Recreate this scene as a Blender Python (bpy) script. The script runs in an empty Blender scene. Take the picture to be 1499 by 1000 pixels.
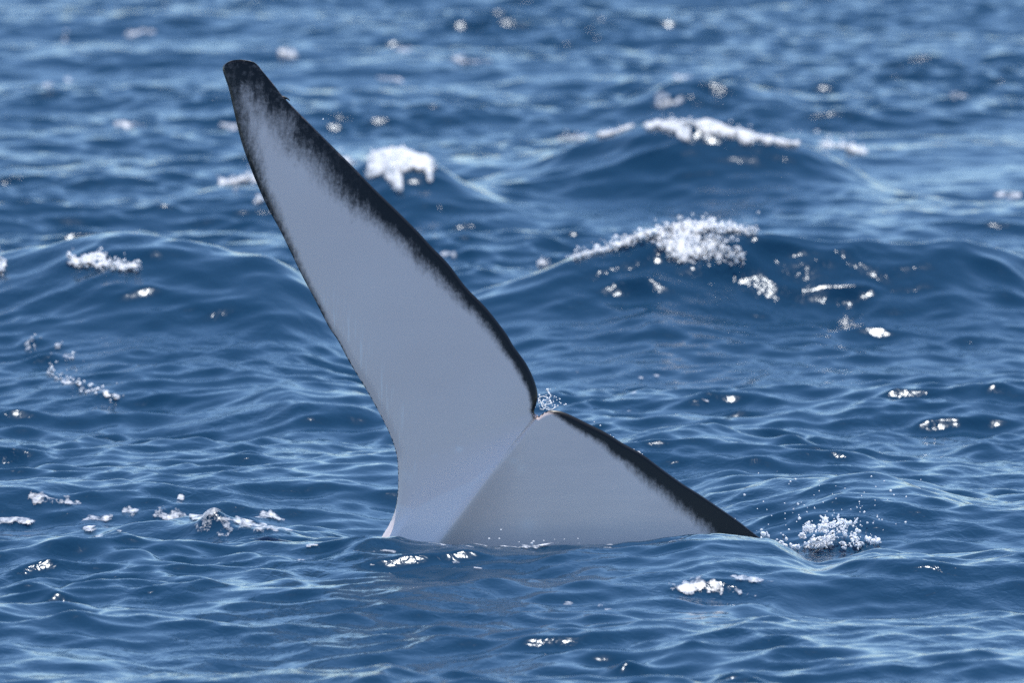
import bpy, math, random
import numpy as np
from mathutils import Vector

random.seed(7)
RNG = np.random.default_rng(11)
scene = bpy.context.scene

# ------------------------------------------------------------------ camera
PW, PH = 1499.0, 1000.0          # size of the photograph
LENS = 500.0
CAM_H = 4.0
WHALE_Y = 40.0
FPX = LENS / 36.0 * PW
PITCH = math.atan2(CAM_H, WHALE_Y) - math.atan2(790.0 - 500.0, FPX)   # downward tilt
cam_d = bpy.data.cameras.new('camera')
cam_d.sensor_width = 36.0
cam_d.lens = LENS
cam_d.clip_start = 0.5
cam_d.clip_end = 30000.0
cam_d.dof.use_dof = True
cam_d.dof.focus_distance = 40.1
cam_d.dof.aperture_fstop = 6.3
cam = bpy.data.objects.new('camera', cam_d)
cam.location = (0, 0, CAM_H)
cam.rotation_euler = (math.pi / 2 - PITCH, 0, 0)
scene.collection.objects.link(cam)
scene.camera = cam

# ------------------------------------------------------------------ sky, sun, exposure
SUN_EL = math.radians(69)
SUN_AZ = math.radians(15)        # clockwise from +Y: behind the tail, a little to the right
w = bpy.data.worlds.new('World')
scene.world = w
w.use_nodes = True
nt = w.node_tree
sky = nt.nodes.new('ShaderNodeTexSky')
sky.sky_type = 'NISHITA'
sky.sun_disc = False
sky.sun_elevation = SUN_EL
sky.sun_rotation = SUN_AZ
sky.altitude = 0
sky.air_density = 1.0
sky.dust_density = 0.0
sky.ozone_density = 5.0
bgn = nt.nodes['Background']
bgn.inputs['Strength'].default_value = 0.135
nt.links.new(sky.outputs[0], bgn.inputs[0])

sun_d = bpy.data.lights.new('sun', 'SUN')
sun_d.energy = 3.3
sun_d.angle = math.radians(0.53)
sun_d.color = (1.0, 0.95, 0.88)
sun = bpy.data.objects.new('sun', sun_d)
sdir = Vector((math.sin(SUN_AZ) * math.cos(SUN_EL), math.cos(SUN_AZ) * math.cos(SUN_EL), math.sin(SUN_EL)))
sun.rotation_euler = sdir.to_track_quat('Z', 'Y').to_euler()
sun.location = (0, 60, 60)
scene.collection.objects.link(sun)

vs = scene.view_settings
vs.view_transform = 'Standard'
vs.look = 'None'
vs.gamma = 1.0
vs.use_curve_mapping = False
vs.exposure = 0.68
scene.cycles.use_denoising = False
scene.cycles.max_bounces = 12
scene.cycles.diffuse_bounces = 8
scene.cycles.transmission_bounces = 10
scene.cycles.sample_clamp_indirect = 4.0
scene.cycles.sample_clamp_direct = 2.5

MPX = WHALE_Y / FPX             # metres per photo pixel at the tail
# ------------------------------------------------------------------ helpers
cp, sp_ = math.cos(PITCH), math.sin(PITCH)
FWD = np.array([0, cp, -sp_]); RIGHT = np.array([1.0, 0, 0]); UP = np.array([0, sp_, cp])
CAM = np.array([0, 0, CAM_H])

def ray(px, py):
    px = np.asarray(px, float); py = np.asarray(py, float)
    return (FWD[None, :] + ((px - PW / 2) / FPX)[:, None] * RIGHT + ((PH / 2 - py) / FPX)[:, None] * UP)

def at_depth(px, py, y):
    """points at distance y (metres along the sea) in the direction of photo pixels"""
    d = ray(np.atleast_1d(px), np.atleast_1d(py))
    t = np.asarray(y, float) / d[:, 1]
    return CAM + d * t[:, None]

def at_height(px, py, z):
    d = ray(np.atleast_1d(px), np.atleast_1d(py))
    t = (np.asarray(z, float) - CAM_H) / d[:, 2]
    return CAM + d * t[:, None]

_tab = RNG.random((256, 256)).astype(np.float32)
def vnoise(x, y, off=0):
    x = np.asarray(x, np.float32) + np.float32(off * 17.37); y = np.asarray(y, np.float32) + np.float32(off * 9.71)
    xi = np.floor(x).astype(np.int32); yi = np.floor(y).astype(np.int32)
    fx = x - xi; fy = y - yi
    fx = fx * fx * (3 - 2 * fx); fy = fy * fy * (3 - 2 * fy)
    x0 = xi & 255; x1 = (xi + 1) & 255; y0 = yi & 255; y1 = (yi + 1) & 255
    a = _tab[y0, x0]; b = _tab[y0, x1]; c = _tab[y1, x0]; d = _tab[y1, x1]
    return (a * (1 - fx) + b * fx) * (1 - fy) + (c * (1 - fx) + d * fx) * fy

def fbm(x, y, oct=4, off=0):
    s = 0; a = 0.5; t = 0
    for i in range(oct):
        s = s + a * vnoise(x * 2 ** i, y * 2 ** i, off + i * 3); t += a; a *= 0.5
    return s / t

def sstep(a, b, x):
    t = np.clip((x - a) / (b - a), 0, 1)
    return t * t * (3 - 2 * t)

def mesh_from_arrays(name, verts, faces, smooth=True):
    """verts (n,3); faces (m,4) or (m,3) arrays"""
    me = bpy.data.meshes.new(name)
    verts = np.ascontiguousarray(verts, np.float32); faces = np.ascontiguousarray(faces, np.int32)
    n, m, k = len(verts), len(faces), faces.shape[1]
    me.vertices.add(n); me.vertices.foreach_set('co', verts.ravel())
    me.loops.add(m * k); me.loops.foreach_set('vertex_index', faces.ravel())
    me.polygons.add(m)
    me.polygons.foreach_set('loop_start', np.arange(0, m * k, k, dtype=np.int32))
    me.update(calc_edges=True)
    me.validate()
    if smooth:
        me.polygons.foreach_set('use_smooth', np.ones(len(me.polygons), bool))
    return me

def link(name, me, mat, loc=(0, 0, 0), parent=None):
    o = bpy.data.objects.new(name, me)
    o.location = loc
    scene.collection.objects.link(o)
    if mat: me.materials.append(mat)
    if parent: o.parent = parent
    return o

def grid_faces(nr, nc):
    i = np.arange(nr * nc).reshape(nr, nc)
    return np.stack([i[:-1, :-1].ravel(), i[:-1, 1:].ravel(), i[1:, 1:].ravel(), i[1:, :-1].ravel()], 1)

def new_mat(name):
    m = bpy.data.materials.new(name); m.use_nodes = True
    n = m.node_tree
    return m, n, n.nodes['Principled BSDF']

def node(n, typ, **kw):
    x = n.nodes.new(typ)
    for k, v in kw.items(): setattr(x, k, v)
    return x

# ------------------------------------------------------------------ materials
def water_material():
    m, n, b = new_mat('sea_water')
    b.inputs['Base Color'].default_value = (0.007, 0.036, 0.076, 1)
    b.inputs['Roughness'].default_value = 0.11
    b.inputs['IOR'].default_value = 1.18
    b.inputs['Specular Tint'].default_value = (0.62, 0.80, 1.0, 1)
    geo = node(n, 'ShaderNodeNewGeometry')
    mp = node(n, 'ShaderNodeMapping'); mp.inputs['Scale'].default_value = (1.0, 0.8, 1.0)
    mp.inputs['Rotation'].default_value = (0, 0, 0.12)
    n.links.new(geo.outputs['Position'], mp.inputs[0])
    n1 = node(n, 'ShaderNodeTexNoise'); n1.inputs['Scale'].default_value = 34.0
    n1.inputs['Detail'].default_value = 2.2; n1.inputs['Roughness'].default_value = 0.5; n1.inputs['Distortion'].default_value = 0.6
    n.links.new(mp.outputs[0], n1.inputs['Vector'])
    n2 = node(n, 'ShaderNodeTexNoise'); n2.inputs['Scale'].default_value = 2.2; n2.inputs['Detail'].default_value = 2.0
    n.links.new(mp.outputs[0], n2.inputs['Vector'])
    mr = node(n, 'ShaderNodeMapRange'); mr.inputs[1].default_value = 0.42; mr.inputs[2].default_value = 0.74
    mr.inputs[3].default_value = 0.3; mr.inputs[4].default_value = 1.0
    n.links.new(n2.outputs[0], mr.inputs[0])
    mul = node(n, 'ShaderNodeMath', operation='MULTIPLY')
    n.links.new(n1.outputs[0], mul.inputs[0]); n.links.new(mr.outputs[0], mul.inputs[1])
    bump = node(n, 'ShaderNodeBump'); bump.inputs['Strength'].default_value = 1.0; bump.inputs['Distance'].default_value = 0.0046
    n.links.new(mul.outputs[0], bump.inputs['Height'])
    # beyond the finely meshed water the short waves are carried by relief in the material
    atc = node(n, 'ShaderNodeAttribute', attribute_name='coarse')
    n3 = node(n, 'ShaderNodeTexNoise'); n3.inputs['Scale'].default_value = 3.0; n3.inputs['Detail'].default_value = 5.0; n3.inputs['Roughness'].default_value = 0.55
    n.links.new(mp.outputs[0], n3.inputs['Vector'])
    m3 = node(n, 'ShaderNodeMath', operation='MULTIPLY'); n.links.new(n3.outputs[0], m3.inputs[0]); n.links.new(atc.outputs['Fac'], m3.inputs[1])
    bump3 = node(n, 'ShaderNodeBump'); bump3.inputs['Strength'].default_value = 1.0; bump3.inputs['Distance'].default_value = 0.11
    n.links.new(m3.outputs[0], bump3.inputs['Height']); n.links.new(bump3.outputs[0], bump.inputs['Normal'])
    n.links.new(bump.outputs[0], b.inputs['Normal'])
    return m

def foam_cover(n, shader, scale=60.0, nmul=2.4, bias=-1.35, gain=1.2):
    """thin edges of the foam let the water show through"""
    at = node(n, 'ShaderNodeAttribute', attribute_name='cover')
    geo = node(n, 'ShaderNodeNewGeometry')
    nz = node(n, 'ShaderNodeTexNoise'); nz.inputs['Scale'].default_value = scale; nz.inputs['Detail'].default_value = 4; nz.inputs['Roughness'].default_value = 0.65
    mp = node(n, 'ShaderNodeMapping'); mp.inputs['Scale'].default_value = (1, 0.45, 1); n.links.new(geo.outputs['Position'], mp.inputs[0])
    n.links.new(mp.outputs[0], nz.inputs['Vector'])
    a = node(n, 'ShaderNodeMath', operation='MULTIPLY_ADD'); a.inputs[1].default_value = nmul; a.inputs[2].default_value = bias
    n.links.new(nz.outputs[0], a.inputs[0])
    b = node(n, 'ShaderNodeMath', operation='MULTIPLY_ADD'); b.inputs[1].default_value = gain
    n.links.new(at.outputs['Fac'], b.inputs[0]); n.links.new(a.outputs[0], b.inputs[2]); b.use_clamp = True
    tr = node(n, 'ShaderNodeBsdfTransparent'); mx = node(n, 'ShaderNodeMixShader')
    n.links.new(b.outputs[0], mx.inputs[0]); n.links.new(tr.outputs[0], mx.inputs[1]); n.links.new(shader, mx.inputs[2])
    n.links.new(mx.outputs[0], n.nodes['Material Output'].inputs[0])

def foam_material():
    m, n, b = new_mat('sea_foam')
    b.inputs['Base Color'].default_value = (0.88, 0.88, 0.88, 1)
    b.inputs['Roughness'].default_value = 0.35
    b.inputs['IOR'].default_value = 1.33
    tc = node(n, 'ShaderNodeTexCoord')
    v = node(n, 'ShaderNodeTexVoronoi'); v.inputs['Scale'].default_value = 160.0
    n.links.new(tc.outputs['Object'], v.inputs['Vector'])
    bump = node(n, 'ShaderNodeBump'); bump.inputs['Strength'].default_value = 0.5; bump.inputs['Distance'].default_value = 0.003
    n.links.new(v.outputs['Distance'], bump.inputs['Height'])
    n.links.new(bump.outputs[0], b.inputs['Normal'])
    tr = node(n, 'ShaderNodeBsdfTranslucent'); tr.inputs[0].default_value = (0.9, 0.9, 0.9, 1)
    mx = node(n, 'ShaderNodeMixShader'); mx.inputs[0].default_value = 0.22
    n.links.new(b.outputs[0], mx.inputs[1]); n.links.new(tr.outputs[0], mx.inputs[2])
    foam_cover(n, mx.outputs[0])
    return m

def thin_foam_material():
    m, n, b = new_mat('thin_sea_foam')
    b.inputs['Base Color'].default_value = (0.72, 0.73, 0.75, 1); b.inputs['Roughness'].default_value = 0.4
    foam_cover(n, b.outputs[0], 42.0, 3.2, -1.85, 0.9)
    return m

def drop_material():
    m, n, b = new_mat('water_drop')
    b.inputs['Base Color'].default_value = (0.97, 0.97, 0.98, 1)
    b.inputs['Roughness'].default_value = 0.2
    b.inputs['IOR'].default_value = 1.33
    b.inputs['Subsurface Weight'].default_value = 1.0
    b.inputs['Subsurface Radius'].default_value = (1.0, 1.0, 1.0)
    b.inputs['Subsurface Scale'].default_value = 0.02
    return m

def skin_material():
    m, n, b = new_mat('whale_skin')
    at = node(n, 'ShaderNodeAttribute', attribute_name='dark')
    tc = node(n, 'ShaderNodeTexCoord')
    # feathery strands at the border of the dark margin
    mp = node(n, 'ShaderNodeMapping'); mp.inputs['Scale'].default_value = (1.0, 0.4, 0.30); mp.inputs['Rotation'].default_value = (0, math.radians(-28), 0)
    n.links.new(tc.outputs['Object'], mp.inputs[0])
    na = node(n, 'ShaderNodeTexNoise'); na.inputs['Scale'].default_value = 62; na.inputs['Detail'].default_value = 6; na.inputs['Roughness'].default_value = 0.7; na.inputs['Distortion'].default_value = 0.4
    n.links.new(mp.outputs[0], na.inputs['Vector'])
    nb = node(n, 'ShaderNodeTexNoise'); nb.inputs['Scale'].default_value = 9; nb.inputs['Detail'].default_value = 3
    n.links.new(tc.outputs['Object'], nb.inputs['Vector'])
    s1 = node(n, 'ShaderNodeMath', operation='MULTIPLY_ADD'); s1.inputs[1].default_value = 1.9; s1.inputs[2].default_value = -0.95
    n.links.new(na.outputs[0], s1.inputs[0])
    s2 = node(n, 'ShaderNodeMath', operation='MULTIPLY_ADD'); s2.inputs[1].default_value = 1.6; s2.inputs[2].default_value = -0.8
    n.links.new(nb.outputs[0], s2.inputs[0])
    a1 = node(n, 'ShaderNodeMath', operation='ADD'); n.links.new(s1.outputs[0], a1.inputs[0]); n.links.new(s2.outputs[0], a1.inputs[1])
    ni = node(n, 'ShaderNodeTexNoise'); ni.inputs['Scale'].default_value = 95; ni.inputs['Detail'].default_value = 4; ni.inputs['Roughness'].default_value = 0.75
    n.links.new(tc.outputs['Object'], ni.inputs['Vector'])
    s3 = node(n, 'ShaderNodeMath', operation='MULTIPLY_ADD'); s3.inputs[1].default_value = 1.3; n.links.new(ni.outputs[0], s3.inputs[0])
    s4 = node(n, 'ShaderNodeMath', operation='ADD'); s4.inputs[1].default_value = -0.65; n.links.new(a1.outputs[0], s4.inputs[0]); n.links.new(s4.outputs[0], s3.inputs[2]); a1 = s3
    a2 = node(n, 'ShaderNodeMath', operation='ADD'); n.links.new(a1.outputs[0], a2.inputs[0]); n.links.new(at.outputs['Fac'], a2.inputs[1])
    mr = node(n, 'ShaderNodeMapRange', interpolation_type='SMOOTHSTEP'); mr.inputs[1].default_value = -1.25; mr.inputs[2].default_value = 0.95
    n.links.new(a2.outputs[0], mr.inputs[0])
    # pale skin with faint clouding and scratches
    nc = node(n, 'ShaderNodeTexNoise'); nc.inputs['Scale'].default_value = 3.0; nc.inputs['Detail'].default_value = 5
    n.links.new(tc.outputs['Object'], nc.inputs['Vector'])
    cr = node(n, 'ShaderNodeMix', data_type='RGBA')
    cr.inputs[6].default_value = (0.84, 0.645, 0.57, 1); cr.inputs[7].default_value = (0.99, 0.80, 0.715, 1)
    n.links.new(nc.outputs[0], cr.inputs[0])
    # dark skin with brownish mottling
    nd = node(n, 'ShaderNodeTexNoise'); nd.inputs['Scale'].default_value = 55; nd.inputs['Detail'].default_value = 5; nd.inputs['Roughness'].default_value = 0.7
    n.links.new(tc.outputs['Object'], nd.inputs['Vector'])
    dr = node(n, 'ShaderNodeMapRange'); dr.inputs[1].default_value = 0.5; dr.inputs[2].default_value = 0.75
    n.links.new(nd.outputs[0], dr.inputs[0])
    at2 = node(n, 'ShaderNodeAttribute', attribute_name='mottle')
    dm = node(n, 'ShaderNodeMath', operation='MULTIPLY'); n.links.new(dr.outputs[0], dm.inputs[0]); n.links.new(at2.outputs['Fac'], dm.inputs[1])
    dk = node(n, 'ShaderNodeMix', data_type='RGBA')
    dk.inputs[6].default_value = (0.0035, 0.004, 0.005, 1); dk.inputs[7].default_value = (0.14, 0.11, 0.10, 1)
    n.links.new(dm.outputs[0], dk.inputs[0])
    at3 = node(n, 'ShaderNodeAttribute', attribute_name='scratch')
    mps = node(n, 'ShaderNodeMapping'); mps.inputs['Scale'].default_value = (1.0, 0.3, 0.06); mps.inputs['Rotation'].default_value = (0, math.radians(-29), 0)
    n.links.new(tc.outputs['Object'], mps.inputs[0])
    ns = node(n, 'ShaderNodeTexNoise'); ns.inputs['Scale'].default_value = 150; ns.inputs['Detail'].default_value = 3; ns.inputs['Distortion'].default_value = 0.3
    n.links.new(mps.outputs[0], ns.inputs['Vector'])
    rs = node(n, 'ShaderNodeMapRange'); rs.inputs[1].default_value = 0.56; rs.inputs[2].default_value = 0.68; rs.inputs[4].default_value = 1.0
    n.links.new(ns.outputs[0], rs.inputs[0])
    ms = node(n, 'ShaderNodeMath', operation='MULTIPLY'); n.links.new(rs.outputs[0], ms.inputs[0]); n.links.new(at3.outputs['Fac'], ms.inputs[1])
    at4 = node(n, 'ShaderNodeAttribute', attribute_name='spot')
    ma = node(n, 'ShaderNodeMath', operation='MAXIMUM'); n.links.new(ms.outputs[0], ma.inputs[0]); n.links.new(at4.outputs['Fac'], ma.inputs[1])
    # faint darker creases running along the lobes
    mpc = node(n, 'ShaderNodeMapping'); mpc.inputs['Scale'].default_value = (0.12, 0.3, 1.0); mpc.inputs['Rotation'].default_value = (0, math.radians(9), 0)
    n.links.new(tc.outputs['Object'], mpc.inputs[0])
    ncr = node(n, 'ShaderNodeTexNoise'); ncr.inputs['Scale'].default_value = 42; ncr.inputs['Detail'].default_value = 4; ncr.inputs['Roughness'].default_value = 0.6
    n.links.new(mpc.outputs[0], ncr.inputs['Vector'])
    at5 = node(n, 'ShaderNodeAttribute', attribute_name='crease')
    rc = node(n, 'ShaderNodeMapRange'); rc.inputs[1].default_value = 0.35; rc.inputs[2].default_value = 0.75; rc.inputs[4].default_value = 0.16
    n.links.new(ncr.outputs[0], rc.inputs[0])
    mc = node(n, 'ShaderNodeMath', operation='MULTIPLY'); n.links.new(rc.outputs[0], mc.inputs[0]); n.links.new(at5.outputs['Fac'], mc.inputs[1])
    cc = node(n, 'ShaderNodeMix', data_type='RGBA'); cc.inputs[7].default_value = (0.45, 0.43, 0.45, 1)
    n.links.new(mc.outputs[0], cc.inputs[0]); n.links.new(cr.outputs[2], cc.inputs[6])
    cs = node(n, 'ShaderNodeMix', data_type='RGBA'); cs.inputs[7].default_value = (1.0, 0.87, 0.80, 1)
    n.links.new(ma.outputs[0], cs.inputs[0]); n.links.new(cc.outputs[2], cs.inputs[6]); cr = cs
    mx = node(n, 'ShaderNodeMix', data_type='RGBA')
    n.links.new(mr.outputs[0], mx.inputs[0]); n.links.new(cr.outputs[2], mx.inputs[6]); n.links.new(dk.outputs[2], mx.inputs[7])
    n.links.new(mx.outputs[2], b.inputs['Base Color'])
    b.inputs['Roughness'].default_value = 0.33
    b.inputs['IOR'].default_value = 1.38
    b.inputs['Coat Weight'].default_value = 0.08
    b.inputs['Coat Roughness'].default_value = 0.12
    bump = node(n, 'ShaderNodeBump'); bump.inputs['Strength'].default_value = 0.25; bump.inputs['Distance'].default_value = 0.004
    n.links.new(nc.outputs[0], bump.inputs['Height']); n.links.new(bump.outputs[0], b.inputs['Normal'])
    return m

MAT_WATER = water_material(); MAT_FOAM = foam_material(); MAT_THIN = thin_foam_material(); MAT_DROP = drop_material()
MAT_SKIN = skin_material()

# ------------------------------------------------------------------ the sea surface
# random wind sea: a sum of many trochoidal wave trains running roughly towards the boat
NW = 240
lam = np.exp(RNG.uniform(math.log(0.075), math.log(3.6), NW))
lam = np.sort(lam)[::-1]
kk = 2 * math.pi / lam
spread = np.where(lam > 1.0, math.radians(22), np.where(lam > 0.35, math.radians(27), math.radians(42)))
ang = -math.pi / 2 + 0.10 + RNG.normal(0, 1, NW) * spread
ak = 0.0185 * RNG.uniform(0.6, 1.4, NW) * np.where(lam > 1.2, 0.65, np.where(lam > 0.3, 0.74, 1.28))
amp = ak / kk
kx, ky = kk * np.cos(ang), kk * np.sin(ang)
ph = RNG.uniform(0, 2 * math.pi, NW)

def rough_field(x, y):
    f = fbm(x * 0.9 + 3.1, y * 0.30 + 1.7, 3, off=5)
    r = 0.75 + 0.75 * sstep(0.3, 0.7, f)
    r = r * (1 - 0.35 * sstep(44.6, 45.6, y) * (1 - sstep(48.5, 49.5, y)))      # smooth faces of the larger waves
    r = r * (1 - 0.4 * sstep(53.0, 53.8, y) * (1 - sstep(56.0, 56.8, y)))
    r = r * (1 - 0.10 * sstep(56.5, 60.0, y))
    return r * (1 + 0.15 * (1 - sstep(40.0, 43.0, y)))

def random_sea(U, V, spacing=None, disp=True):
    U = np.asarray(U, np.float32); V = np.asarray(V, np.float32)
    Z = np.zeros_like(U); DX = np.zeros_like(U); DY = np.zeros_like(U)
    rf = rough_field(U, V).astype(np.float32)
    for i in range(NW):
        p = np.float32(kx[i]) * U + np.float32(ky[i]) * V + np.float32(ph[i])
        a = np.float32(amp[i])
        if lam[i] < 0.8: a = a * (1 + (rf - 1) * np.float32(min(1, (0.8 - lam[i]) / 0.4)))
        if spacing is not None:
            a = a * np.clip(np.float32(lam[i]) / (3 * spacing) - np.float32(0.3), 0, 1)
        Z += a * np.cos(p)
        if disp:
            s = a * np.sin(p) * np.float32(0.9)
            DX -= s * np.float32(kx[i] / kk[i]); DY -= s * np.float32(ky[i] / kk[i])
    return Z, DX, DY

# single crests seen in the photograph: (list of photo points along the crest, crest height A or fixed
# distance, length of the face towards the boat, length of the back)
CRESTS = []
def crest(pts, A=None, Y=None, Lf=0.35, Lb=0.6, eps=0.05, ends=0.4):
    p = np.array(pts, float)
    # densify
    t = np.linspace(0, 1, 60); xs = np.interp(t, np.linspace(0, 1, len(p)), p[:, 0]); ys = np.interp(t, np.linspace(0, 1, len(p)), p[:, 1])
    ys = np.convolve(np.pad(ys, 3, mode='edge'), np.ones(7) / 7, 'valid')
    if Y is None:
        P = at_height(xs, ys, np.full(60, A, float))
        cf = np.polyfit(P[:, 0], P[:, 1], 1)
        cf[0] = np.clip(cf[0], -0.35, 0.35); cf[1] = (P[:, 1] - cf[0] * P[:, 0]).mean()
        Yl = cf[0] * P[:, 0] + cf[1]
    else:
        Yl = np.full(60, Y, float)
    P = at_depth(xs, ys, Yl)
    zr, _, _ = random_sea(P[:, 0], P[:, 1], disp=False)
    zr = np.convolve(np.pad(zr, 4, mode='edge'), np.ones(9) / 9, 'valid')
    Av = P[:, 2] - zr - sum_crests(P[:, 0], P[:, 1])
    if Y is None: Av = np.clip(Av, 0.15 * A, 1.6 * A)
    o = np.argsort(P[:, 0])
    CRESTS.append(dict(x=P[o, 0], y=P[o, 1], A=Av[o], Lf=Lf, Lb=Lb, eps=eps, ends=ends))

def sum_crests(x, y):
    z = np.zeros(np.shape(x), np.float32)
    for c in CRESTS:
        x0, x1 = c['x'][0], c['x'][-1]
        e = c['ends']
        yc = np.interp(x, c['x'], c['y']) + 0.16 * (fbm(np.asarray(x) * 2.3, np.asarray(y) * 0 + c['x'][0] * 7, 3, off=9) - 0.5); A = np.interp(x, c['x'], c['A'])
        env = sstep(x0 - e, x0 + e, x) * (1 - sstep(x1 - e, x1 + e, x))
        d = y - yc
        L = np.where(d < 0, c['Lf'], c['Lb'])
        q = np.sqrt(d * d + c['eps'] ** 2) - c['eps']
        z = z + (A * env * np.exp(-(q / L) ** 1.15)).astype(np.float32)
    return z

# the long wave that runs across the whole frame behind the tail
crest([(-120, 372), (0, 374), (80, 360), (180, 344), (260, 358), (400, 384), (520, 404)], A=0.34, Lf=0.95, Lb=0.6, eps=0.10, ends=0.3)
crest([(-60, 405), (60, 402), (150, 392), (230, 408), (330, 425), (420, 440)], A=0.07, Lf=0.35, Lb=0.5)
crest([(690, 402), (780, 390), (850, 376), (920, 355), (980, 338), (1040, 331), (1110, 345), (1200, 356), (1300, 362), (1400, 355), (1560, 345)], A=0.27, Lf=0.52, Lb=0.6, eps=0.07, ends=0.4)
crest([(1150, 442), (1210, 424), (1290, 410), (1350, 420), (1430, 438), (1540, 446)], A=0.11, Lf=0.28, Lb=0.5)
crest([(860, 472), (960, 455), (1040, 474), (1140, 505)], A=0.08, Lf=0.2, Lb=0.4)
crest([(140, 482), (260, 462), (380, 458), (500, 486), (570, 525)], A=0.11, Lf=0.30, Lb=0.4)
crest([(300, 446), (390, 432), (470, 452)], A=0.07, Lf=0.2, Lb=0.35)
crest([(430, 606), (510, 582), (575, 600)], A=0.07, Lf=0.22, Lb=0.4)
# the breaking wave farther out
crest([(760, 212), (820, 204), (900, 197), (940, 182), (1000, 179), (1060, 192), (1130, 206), (1200, 212), (1270, 226), (1300, 245)], A=0.20, Lf=0.45, Lb=0.5, eps=0.06)
crest([(430, 250), (520, 235), (580, 222), (640, 236), (690, 262), (760, 280)], A=0.16, Lf=0.35, Lb=0.45, eps=0.06)
crest([(240, 285), (320, 268), (380, 268), (430, 285)], A=0.08, Lf=0.3, Lb=0.4)
crest([(900, 150), (985, 113), (1080, 122), (1180, 130)], A=0.11, Lf=0.35, Lb=0.45)
crest([(1270, 130), (1310, 112), (1350, 128)], A=0.10, Lf=0.3, Lb=0.4)
# nearer waves
crest([(985, 735), (1030, 705), (1065, 684), (1130, 700), (1200, 692), (1290, 688), (1370, 714), (1440, 735)], A=0.075, Lf=0.40, Lb=0.5, eps=0.05)
crest([(880, 640), (960, 619), (1040, 620), (1140, 642)], A=0.06, Lf=0.25, Lb=0.4)
crest([(160, 758), (220, 744), (270, 734), (360, 745), (440, 775)], A=0.06, Lf=0.22, Lb=0.4)
crest([(-60, 783), (0, 784), (100, 783), (180, 793), (240, 806)], A=0.08, Lf=0.28, Lb=0.35)
crest([(380, 560), (470, 590), (560, 618), (650, 630)], A=0.06, Lf=0.3, Lb=0.4)
crest([(1180, 815), (1270, 795), (1330, 800), (1420, 815), (1540, 800)], A=0.06, Lf=0.25, Lb=0.4)
crest([(420, 985), (520, 968), (570, 955), (620, 975)], A=0.06, Lf=0.2, Lb=0.35)
crest([(-40, 930), (60, 918), (130, 935)], A=0.06, Lf=0.25, Lb=0.35)
# the water lapping against the tail
_tx = np.linspace(-0.42, 0.75, 20)
CRESTS.append(dict(x=_tx, y=np.full(20, 40.02), A=np.full(20, -0.075), Lf=0.26, Lb=0.5, eps=0.08, ends=0.15))   # water drawn down round the tail
LAP = [(480, 786), (563, 784), (620, 793), (700, 799), (760, 801), (830, 798), (900, 797), (960, 790), (1000, 784), (1040, 781), (1075, 783), (1113, 789), (1170, 798), (1250, 803), (1340, 806)]
crest(LAP, Y=39.58, Lf=0.8, Lb=0.30, eps=0.05, ends=0.4)

def sea(U, V, spacing=None):
    Z, DX, DY = random_sea(U, V, spacing)
    C = sum_crests(U, V)
    sw = 0.02 * np.sin(0.9 * V + 0.2 * U + 1.0)
    return U + DX, V + DY, Z + C + sw * 0

# the lapping water must meet the tail where the photograph shows it: adjust that crest's height profile
_lap = CRESTS[-1]
_lp = np.array(LAP, float)
for _ in range(4):
    yy = np.linspace(38.3, 40.05, 60)
    Ug, Vg = np.meshgrid(_lap['x'], yy)
    X_, Y_, Z_ = sea(Ug, Vg)
    pyv = PH / 2 + FPX * (((CAM_H - Z_) * cp - Y_ * sp_) / (Y_ * cp + (CAM_H - Z_) * sp_))
    top = pyv.min(0)
    want = np.interp(_lap['x'] / (WHALE_Y / FPX) + PW / 2, _lp[:, 0], _lp[:, 1])
    dz = np.convolve(np.pad((top - want) * MPX, 2, mode='edge'), np.ones(5) / 5, 'valid')
    _lap['A'] = np.clip(_lap['A'] + 0.8 * dz, -0.04, 0.12)

def axis(lo, hi, step, far_lo, far_hi, growth):
    a = list(np.arange(lo, hi + step / 2, step))
    s = step; v = a[-1]; right = []
    while v < far_hi: s *= (1.03 if s < growth else 1.28); v += s; right.append(v)
    s = step; v = a[0]; left = []
    while v > far_lo: s *= (1.03 if s < growth else 1.28); v -= s; left.append(v)
    return np.array(left[::-1] + a + right)

DU, DV = 0.0115, 0.022
GU = axis(-2.9, 2.9, DU, -9000, 9000, 0.12)
GV = axis(35.2, 66.2, DV, -400, 12000, 0.15)
UU, VV = np.meshgrid(GU, GV)
su = np.gradient(GU); sv = np.gradient(GV)
SP = np.maximum(su[None, :] * 1.5, sv[:, None]).astype(np.float32)
SX, SY, SZ = sea(UU, VV, SP)
water_me = mesh_from_arrays('water', np.stack([SX.ravel(), SY.ravel(), SZ.ravel()], 1), grid_faces(len(GV), len(GU)))
water = link('water', water_me, MAT_WATER)
water['kind'] = 'structure'
water_me.attributes.new('coarse', 'FLOAT', 'POINT').data.foreach_set('value', np.clip((SP - 0.035) / 0.15, 0, 1).astype(np.float32).ravel())

def surf(x, y):
    """height of the sea at world x, y"""
    x = np.asarray(x, float); y = np.asarray(y, float)
    shp = x.shape; x = x.ravel(); y = y.ravel()
    u, v = x.copy(), y.copy()
    for _ in range(2):
        X, Y, Z = sea(u, v); u += x - X; v += y - Y
    X, Y, Z = sea(u, v)
    return np.asarray(Z, float).reshape(shp)

_ci = np.where((GU > -2.9 - DU / 2) & (GU < 2.9 + DU / 2))[0]; _ri = np.where((GV > 35.2 - DV / 2) & (GV < 66.2 + DV / 2))[0]
_u0, _v0 = GU[_ci[0]], GV[_ri[0]]
_ZC = SZ[_ri[0]:_ri[-1] + 1, _ci[0]:_ci[-1] + 1]
def zgrid(x, y):
    i = np.clip(((y - _v0) / DV).astype(int), 0, _ZC.shape[0] - 1); j = np.clip(((x - _u0) / DU).astype(int), 0, _ZC.shape[1] - 1)
    return _ZC[i, j]

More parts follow.
